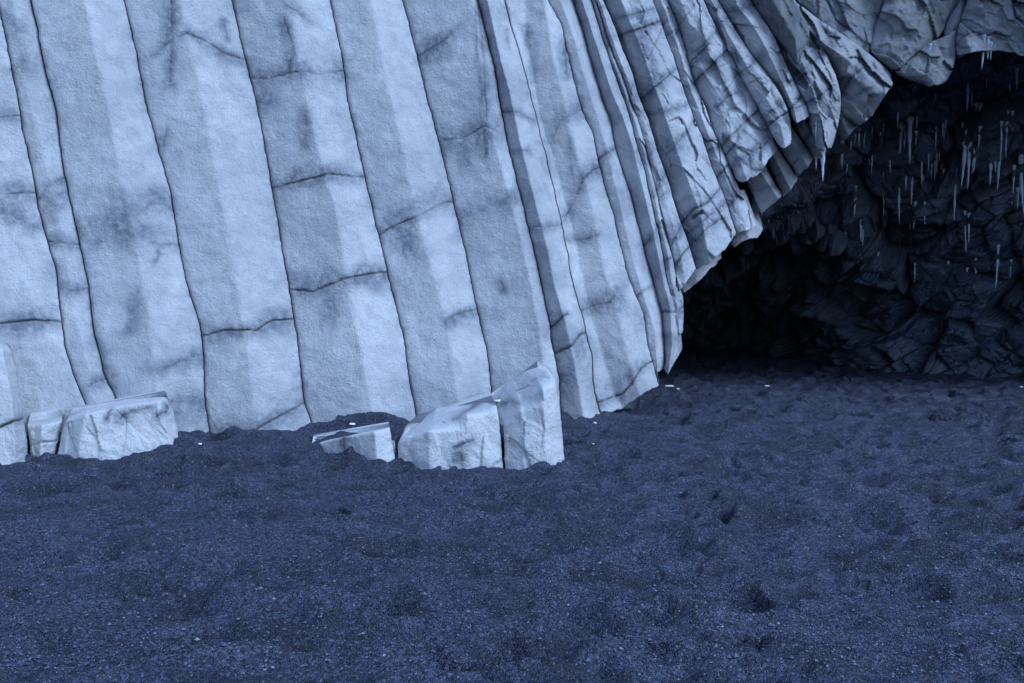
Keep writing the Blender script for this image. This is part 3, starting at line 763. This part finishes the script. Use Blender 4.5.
def build_cave():
    rows = [  # base x, y   |  rim px, py, distance
        (0.6, 12.2, 590, 400, 12.0), (0.9, 14.0, 630, 350, 12.2), (1.6, 18.5, 645, 310, 12.3), (2.8, 22.8, 660, 280, 12.3), (4.2, 24.4, 680, 250, 12.3),
        (5.4, 24.0, 705, 225, 12.4), (6.6, 22.2, 740, 195, 12.4), (7.3, 19.0, 775, 155, 12.4), (7.7, 16.6, 830, 105, 12.2), (8.7, 15.6, 880, 60, 12.2),
        (9.4, 14.7, 940, 40, 12.0), (10.3, 13.8, 990, 25, 11.8), (11.5, 12.5, 1070, 30, 11.3), (13.0, 11.0, 1180, 40, 11.0), (15.5, 9.0, 1330, 60, 10.8)]
    n, m = 760, 300
    A = spline(rows, n)
    Bs = np.stack([A[:, 0], A[:, 1], np.full(n, -0.4)], 1)
    T = at(A[:, 2], A[:, 3], A[:, 4])
    T[:, 2] = np.maximum(T[:, 2], 0.5)
    th = np.linspace(0, 1, m)
    hh = 0.5 * (1 - np.cos(th * math.pi / 2)) + 0.5 * th ** 1.5
    vv = np.sin(th * math.pi / 2) ** 0.95
    P = np.empty((m, n, 3))
    P[:, :, :2] = Bs[None, :, :2] * (1 - hh)[:, None, None] + T[None, :, :2] * hh[:, None, None]
    P[:, :, 2] = Bs[None, :, 2] * (1 - vv)[:, None] + T[None, :, 2] * vv[:, None]
    # go on upwards behind the columns
    K = 30
    up = np.repeat(T[None], K, 0).copy()
    up[:, :, 2] += np.linspace(0.1, 5.5, K)[:, None]
    P = np.concatenate([P, up], 0); m += K
    du = np.gradient(P, axis=1); dv = np.gradient(P, axis=0)
    Nn = np.cross(du, dv); Nn /= np.linalg.norm(Nn, axis=2, keepdims=True) + 1e-9
    c = np.array([5.0, 14.0, 1.5])
    flip = np.sign(((c - P) * Nn).sum(2, keepdims=True)); Nn = Nn * flip
    # smooth normals over a wide window
    p = P.reshape(-1, 3)
    warp = np.stack([fbm(p * 0.8 + k * 20, 3, 200 + k) for k in range(3)], 1)
    d = 0.30 * fbm(p * 0.35, 3, 210)
    # tilted blocks in three sizes, bedding dips to the right
    rot = np.array([[0.88, 0, 0.47], [0, 1, 0], [-0.47, 0, 0.88]])
    pr = p @ rot.T
    for sc, amp, tl, sd in (((0.7, 0.7, 1.0), 0.62, 1.0, 300), ((1.7, 1.7, 2.3), 0.34, 1.1, 310), ((4.2, 4.2, 5.4), 0.075, 1.0, 320)):
        q = pr * np.array(sc) + warp * 0.16
        bo, rn, f21 = cells(q, sd)
        d += amp * ((rn[0] - 0.5) * 0.9 + tl * (bo[:, 0] * (rn[1] - 0.5) + bo[:, 1] * (rn[2] - 0.5) + bo[:, 2] * (rn[3] - 0.5)) * 1.6)
        d -= amp * 0.35 * np.exp(-f21 / 0.05)
    d += 0.03 * fbm(p * 5, 3, 330)
    d = d.reshape(m, n)
    fade = np.ones(m); fade[-K:] = 0.25
    P = P + Nn * (d * fade[:, None])[..., None]
    i = np.arange(n * m).reshape(m, n)
    F = np.stack([i[:-1, :-1].ravel(), i[:-1, 1:].ravel(), i[1:, 1:].ravel(), i[1:, :-1].ravel()], 1)
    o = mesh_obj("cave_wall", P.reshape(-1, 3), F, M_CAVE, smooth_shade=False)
    tag(o, "dark wet broken rock of the cave wall and vault", "cave wall", kind="structure")
    return o
cave = build_cave()

def build_core():
    """the body of the cliff behind the columns on the left"""
    P0 = [(-250, 8.9), (0, 9.1), (200, 9.5), (400, 9.9), (560, 10.3), (640, 10.9)]
    X = [a[0] for a in P0]; D = [a[1] + 0.55 for a in P0]
    px = np.linspace(-250, 640, 90)
    DD = np.interp(px, X, D)
    rows = []
    for z in np.linspace(-0.5, 6.8, 40):
        base = at(px, 300, DD); base[:, 2] = z
        base[:, 1] += 0.12 * fbm(base * 1.4, 3, 8)
        rows.append(base)
    P = np.array(rows); m, n = P.shape[:2]
    Q = P + np.array([0, 1.5, 0]); Q = Q
    V = np.concatenate([P.reshape(-1, 3), Q.reshape(-1, 3)])
    i = np.arange(n * m).reshape(m, n); j = i + n * m
    F = [np.stack([i[:-1, :-1].ravel(), i[:-1, 1:].ravel(), i[1:, 1:].ravel(), i[1:, :-1].ravel()], 1),
         np.stack([j[:-1, :-1].ravel(), j[1:, :-1].ravel(), j[1:, 1:].ravel(), j[:-1, 1:].ravel()], 1)]
    for a, b in ((i[:, 0], j[:, 0]), (i[:, -1], j[:, -1]), (i[0], j[0]), (i[-1], j[-1])):
        F.append(np.stack([a[:-1], a[1:], b[1:], b[:-1]], 1))
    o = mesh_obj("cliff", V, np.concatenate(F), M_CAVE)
    tag(o, "dark body of the cliff behind the columns", "cliff", kind="structure")
build_core()

# ------------------------------------------------------------------ icicles: each hangs where the rock is
bpy.context.view_layer.update()
def all_bvh(names):
    V, F = [], []
    for o in S.objects:
        if o.type != 'MESH' or not o.name.split('.')[0] in names: continue
        me = o.data; n = len(me.vertices)
        co = np.empty(n * 3, np.float32); me.vertices.foreach_get("co", co); co = co.reshape(-1, 3)
        mw = np.array(o.matrix_world); co = co @ mw[:3, :3].T + mw[:3, 3]
        fi = np.empty(len(me.loops), np.int32); me.loops.foreach_get("vertex_index", fi)
        F.append(fi.reshape(-1, 4) + sum(len(v) for v in V)); V.append(co)
    return BVHTree.FromPolygons(np.concatenate(V).tolist(), np.concatenate(F).tolist())
rock_bvh = all_bvh({"cave_wall", "basalt_column", "basalt_block", "shaft", "drum", "foot", "rock_block", "boulder", "rock_ledge"})
sand_bvh = all_bvh({"beach", "basalt_block"})

def cast(bvh, px, py):
    o = Vector((0, 0, CAMZ)); d = Vector(at(px, py, 1.0)) - o
    hit, nor, idx, dist = bvh.ray_cast(o, d.normalized())
    return hit, nor

rng = np.random.default_rng(7)
def icicle(px, py, by, w, label):
    hit, nor = cast(rock_bvh, px, py)
    if hit is None: return
    k = (hit - Vector((0, 0, CAMZ))).length / FPX
    L = max((by - py) * k, 0.05); r = w * 0.50 * k
    n, m = 8, 14
    V, ph = [], rng.uniform(0, 6.28)
    bx, byy = rng.normal(0, 0.03, 2)
    for i in range(m + 1):
        f = i / m
        rad = r * ((1 - f) ** 0.75 * (1 + 0.22 * math.sin(f * 17 + ph)) + 0.05) + r * 0.35 * max(0, 0.12 - f) * 8
        for j in range(n):
            a = j / n * 2 * math.pi
            V.append((rad * (1 + .2 * math.sin(2 * a + ph)) * math.cos(a) + bx * L * f * f, rad * math.sin(a) + byy * L * f * f, 0.08 - f * (L + 0.08)))
    i = np.arange((m + 1) * n).reshape(m + 1, n); nx = np.roll(i, -1, 1)
    F = np.stack([i[:-1].ravel(), i[1:].ravel(), nx[1:].ravel(), nx[:-1].ravel()], 1)
    F = [list(map(int, f)) for f in F] + [list(map(int, i[0]))] + [list(map(int, i[-1][::-1]))]
    o = mesh_obj("icicle", np.array(V), F, M_ICE)
    o.location = hit + (hit - Vector((0, 0, CAMZ)))  .normalized() * 0.02
    tag(o, label, "icicle", "icicles in the cave")

ICE = [(910, 122, 159, 4.5), (901, 127, 150, 4.5), (905, 130, 146, 3), (898, 112, 127, 2), (892, 127, 136, 2.5), (842, 143, 166, 4), (917, 116, 127, 2), (943, 120, 135, 2.2), (946, 120, 129, 2),
       (963, 127, 144, 3), (977, 108, 125, 3.6), (981, 108, 138, 4), (980, 131, 146, 2.5), (967, 97, 107, 2), (965, 147, 182, 3.2), (969.5, 147, 182, 3.4), (975, 154, 170, 2.5), (962, 158, 170, 2),
       (1006, 139, 155, 2.5), (991, 163, 182, 2.6), (999, 163, 186, 3), (1021, 155, 206, 4), (1014, 170, 190, 2.5), (923, 174, 190, 3), (935, 161, 178, 2.6), (931.5, 168, 178, 2.5), (912, 180, 202, 2.4),
       (899, 194, 221, 2.4), (915, 206, 227, 2.6), (955, 188, 217, 2.8), (861, 219, 240, 3.4), (855, 202, 216, 2.2), (965, 215, 239, 2.4), (969, 217, 240, 2.6), (1012.5, 116, 128, 2), (1008, 115, 122, 2),
       (884, 198, 214, 2), (880, 137, 147, 2), (872, 125, 137, 2), (883, 127, 139, 2), (864, 137, 147, 2.4), (859, 133, 146, 2.4), (851, 141, 150, 2.6), (847, 143, 150, 2), (855, 137, 145, 2),
       (863, 230, 246, 2.6), (878, 256, 270, 2), (915, 267, 281, 2.2), (976, 258, 284, 3), (998.5, 246, 284, 2.8), (1004, 249, 261, 2), (966, 230, 251, 2), (948, 265, 279, 2), (967, 272, 281, 2), (1011, 264, 276, 2),
       (984, 41, 64, 3), (988, 43, 56, 3.4), (991, 48, 58, 2.4), (930, 50, 62, 2.2), (1017, 68, 86, 2.6), (987, 76, 86, 2), (968, 88, 108, 3), (936, 88, 98, 2), (1010, 80, 90, 2.4), (972, 90, 105, 2),
       (816, 156, 169, 2.2), (823, 153, 179, 4), (816.5, 122, 136, 2.4), (769, 208, 222, 2.4), (1018, 192, 206, 3), (1012, 195, 204, 2), (973, 160, 172, 2), (890, 160, 172, 2), (925, 206, 222, 1.8), (940, 150, 160, 1.8)]
for _ in range(34):
    q = rng.uniform(845, 1024); top = (150 - (q - 845) * 0.32) + rng.gamma(1.6, 32)
    ICE.append((q, top, top + rng.uniform(6, 20), rng.uniform(1.6, 2.4)))
for px, py, by, w in ICE:
    size = "long thick" if (by - py) > 25 and w > 3 else "long thin" if (by - py) > 20 else "short"
    if px < 830: lab = size + " icicle hanging from the column ends at the cave mouth"
    elif py < 66 and px > 980: lab = size + " icicle fringing the broad pale ledge at the upper right"
    elif 925 < px < 935 and py < 60: lab = "single short icicle on the smooth rock lump under the boulder"
    elif px < 895 and py < 150: lab = size + " icicle under the wedge-shaped rock"
    elif py < 110: lab = size + " icicle high on the cave vault below the ledge"
    elif py < 170: lab = size + " icicle on the bright front of the cave vault"
    else: lab = size + " faint icicle deep in the dark of the cave"
    icicle(px, py, by, w, lab)

# ------------------------------------------------------------------ scraps of snow and loose stones
def lump(name, px, py, wpx, hpx, mat, label, cat, group, seed):
    hit, nor = cast(sand_bvh, px, py)
    if hit is None: return
    k = (hit - Vector((0, 0, CAMZ))).length / FPX
    n, m = 20, 8
    V = []
    for i in range(m + 1):
        a = i / m * math.pi
        for j in range(n):
            b = j / n * 2 * math.pi
            V.append((math.sin(a) * math.cos(b), math.sin(a) * math.sin(b), math.cos(a)))
    V = np.array(V)
    V = V * (1 + 0.55 * fbm(V * 1.6 + seed * 5, 3, 500 + seed))[:, None]
    V = V * np.array([wpx * k / 2, wpx * k / 2 * 0.8, hpx * k * 0.45])
    i = np.arange((m + 1) * n).reshape(m + 1, n); nx = np.roll(i, -1, 1)
    F = np.stack([i[:-1].ravel(), i[1:].ravel(), nx[1:].ravel(), nx[:-1].ravel()], 1)
    o = mesh_obj(name, V, F, mat)
    o.location = hit
    tag(o, label, cat, group)
GS = "snow scraps"
lump("snow_patch", 669, 386, 10, 2, M_SNOW, "flat scrap of snow on the sand right of the hanging column feet", "snow", GS, 1)
lump("snow_patch", 678, 389, 3.5, 1.5, M_SNOW, "tiny snow crumb just right of the flat snow scrap", "snow", GS, 2)
lump("snow_patch", 595, 423, 3.5, 2, M_SNOW, "small lump of snow at the foot of the broken slim column", "snow", GS, 3)
lump("snow_patch", 352, 424, 6, 2.5, M_SNOW, "small snow crumb on the sand drift behind the low flat block", "snow", GS, 4)
lump("snow_patch", 499, 401, 10, 3, M_SNOW, "snow lodged on top of the tallest broken block", "snow", GS, 5)
lump("snow_patch", 767, 386, 5, 1.5, M_SNOW, "thin fleck of snow on the sand in the cave entrance", "snow", GS, 6)
lump("pebble", 200, 444, 3.5, 2, M_SNOW, "white pebble on the sand beside the long slab", "pebble", "pale pebbles", 7)
lump("pebble", 594, 444, 4, 1.5, M_SNOW, "flat pale pebble on the sand right of the tallest block", "pebble", "pale pebbles", 8)
lump("pebble", 1021, 387, 3.5, 1.5, M_SNOW, "pale pebble at the right edge by the cave wall", "pebble", "pale pebbles", 9)

def build_stones():
    n = 24000
    D = 1 / rng.uniform(1 / 9.0, 1 / 3.0, n)
    px = rng.uniform(-60, 1084, n)
    x = (px - 512) / FPX * D; y = D
    z = ground_h(x, y)
    r = np.exp(rng.normal(math.log(0.0044), 0.45, n))
    base = np.array([[0, 0, 1], [1, 0, 0], [0, 1, 0], [-1, 0, 0], [0, -1, 0], [0, 0, -1]], float)
    tri = np.array([[0, 1, 2], [0, 2, 3], [0, 3, 4], [0, 4, 1], [5, 2, 1], [5, 3, 2], [5, 4, 3], [5, 1, 4]])
    rot = rng.uniform(0, 2 * math.pi, n)
    jit = rng.uniform(0.65, 1.25, (n, 6, 3))
    V = base[None] * jit * np.array([1, 0.8, 0.6])
    c, s = np.cos(rot)[:, None], np.sin(rot)[:, None]
    V = np.stack([V[..., 0] * c - V[..., 1] * s, V[..., 0] * s + V[..., 1] * c, V[..., 2]], -1) * r[:, None, None]
    V += np.stack([x, y, z + r * 0.3], 1)[:, None, :]
    F = (tri[None] + (np.arange(n) * 6)[:, None, None]).reshape(-1, 3)
    o = mesh_obj("loose_gravel", V.reshape(-1, 3), F, M_STONE, smooth_shade=False)
    tag(o, "loose dark gravel strewn over the foreground sand", "gravel", kind="stuff")
build_stones()
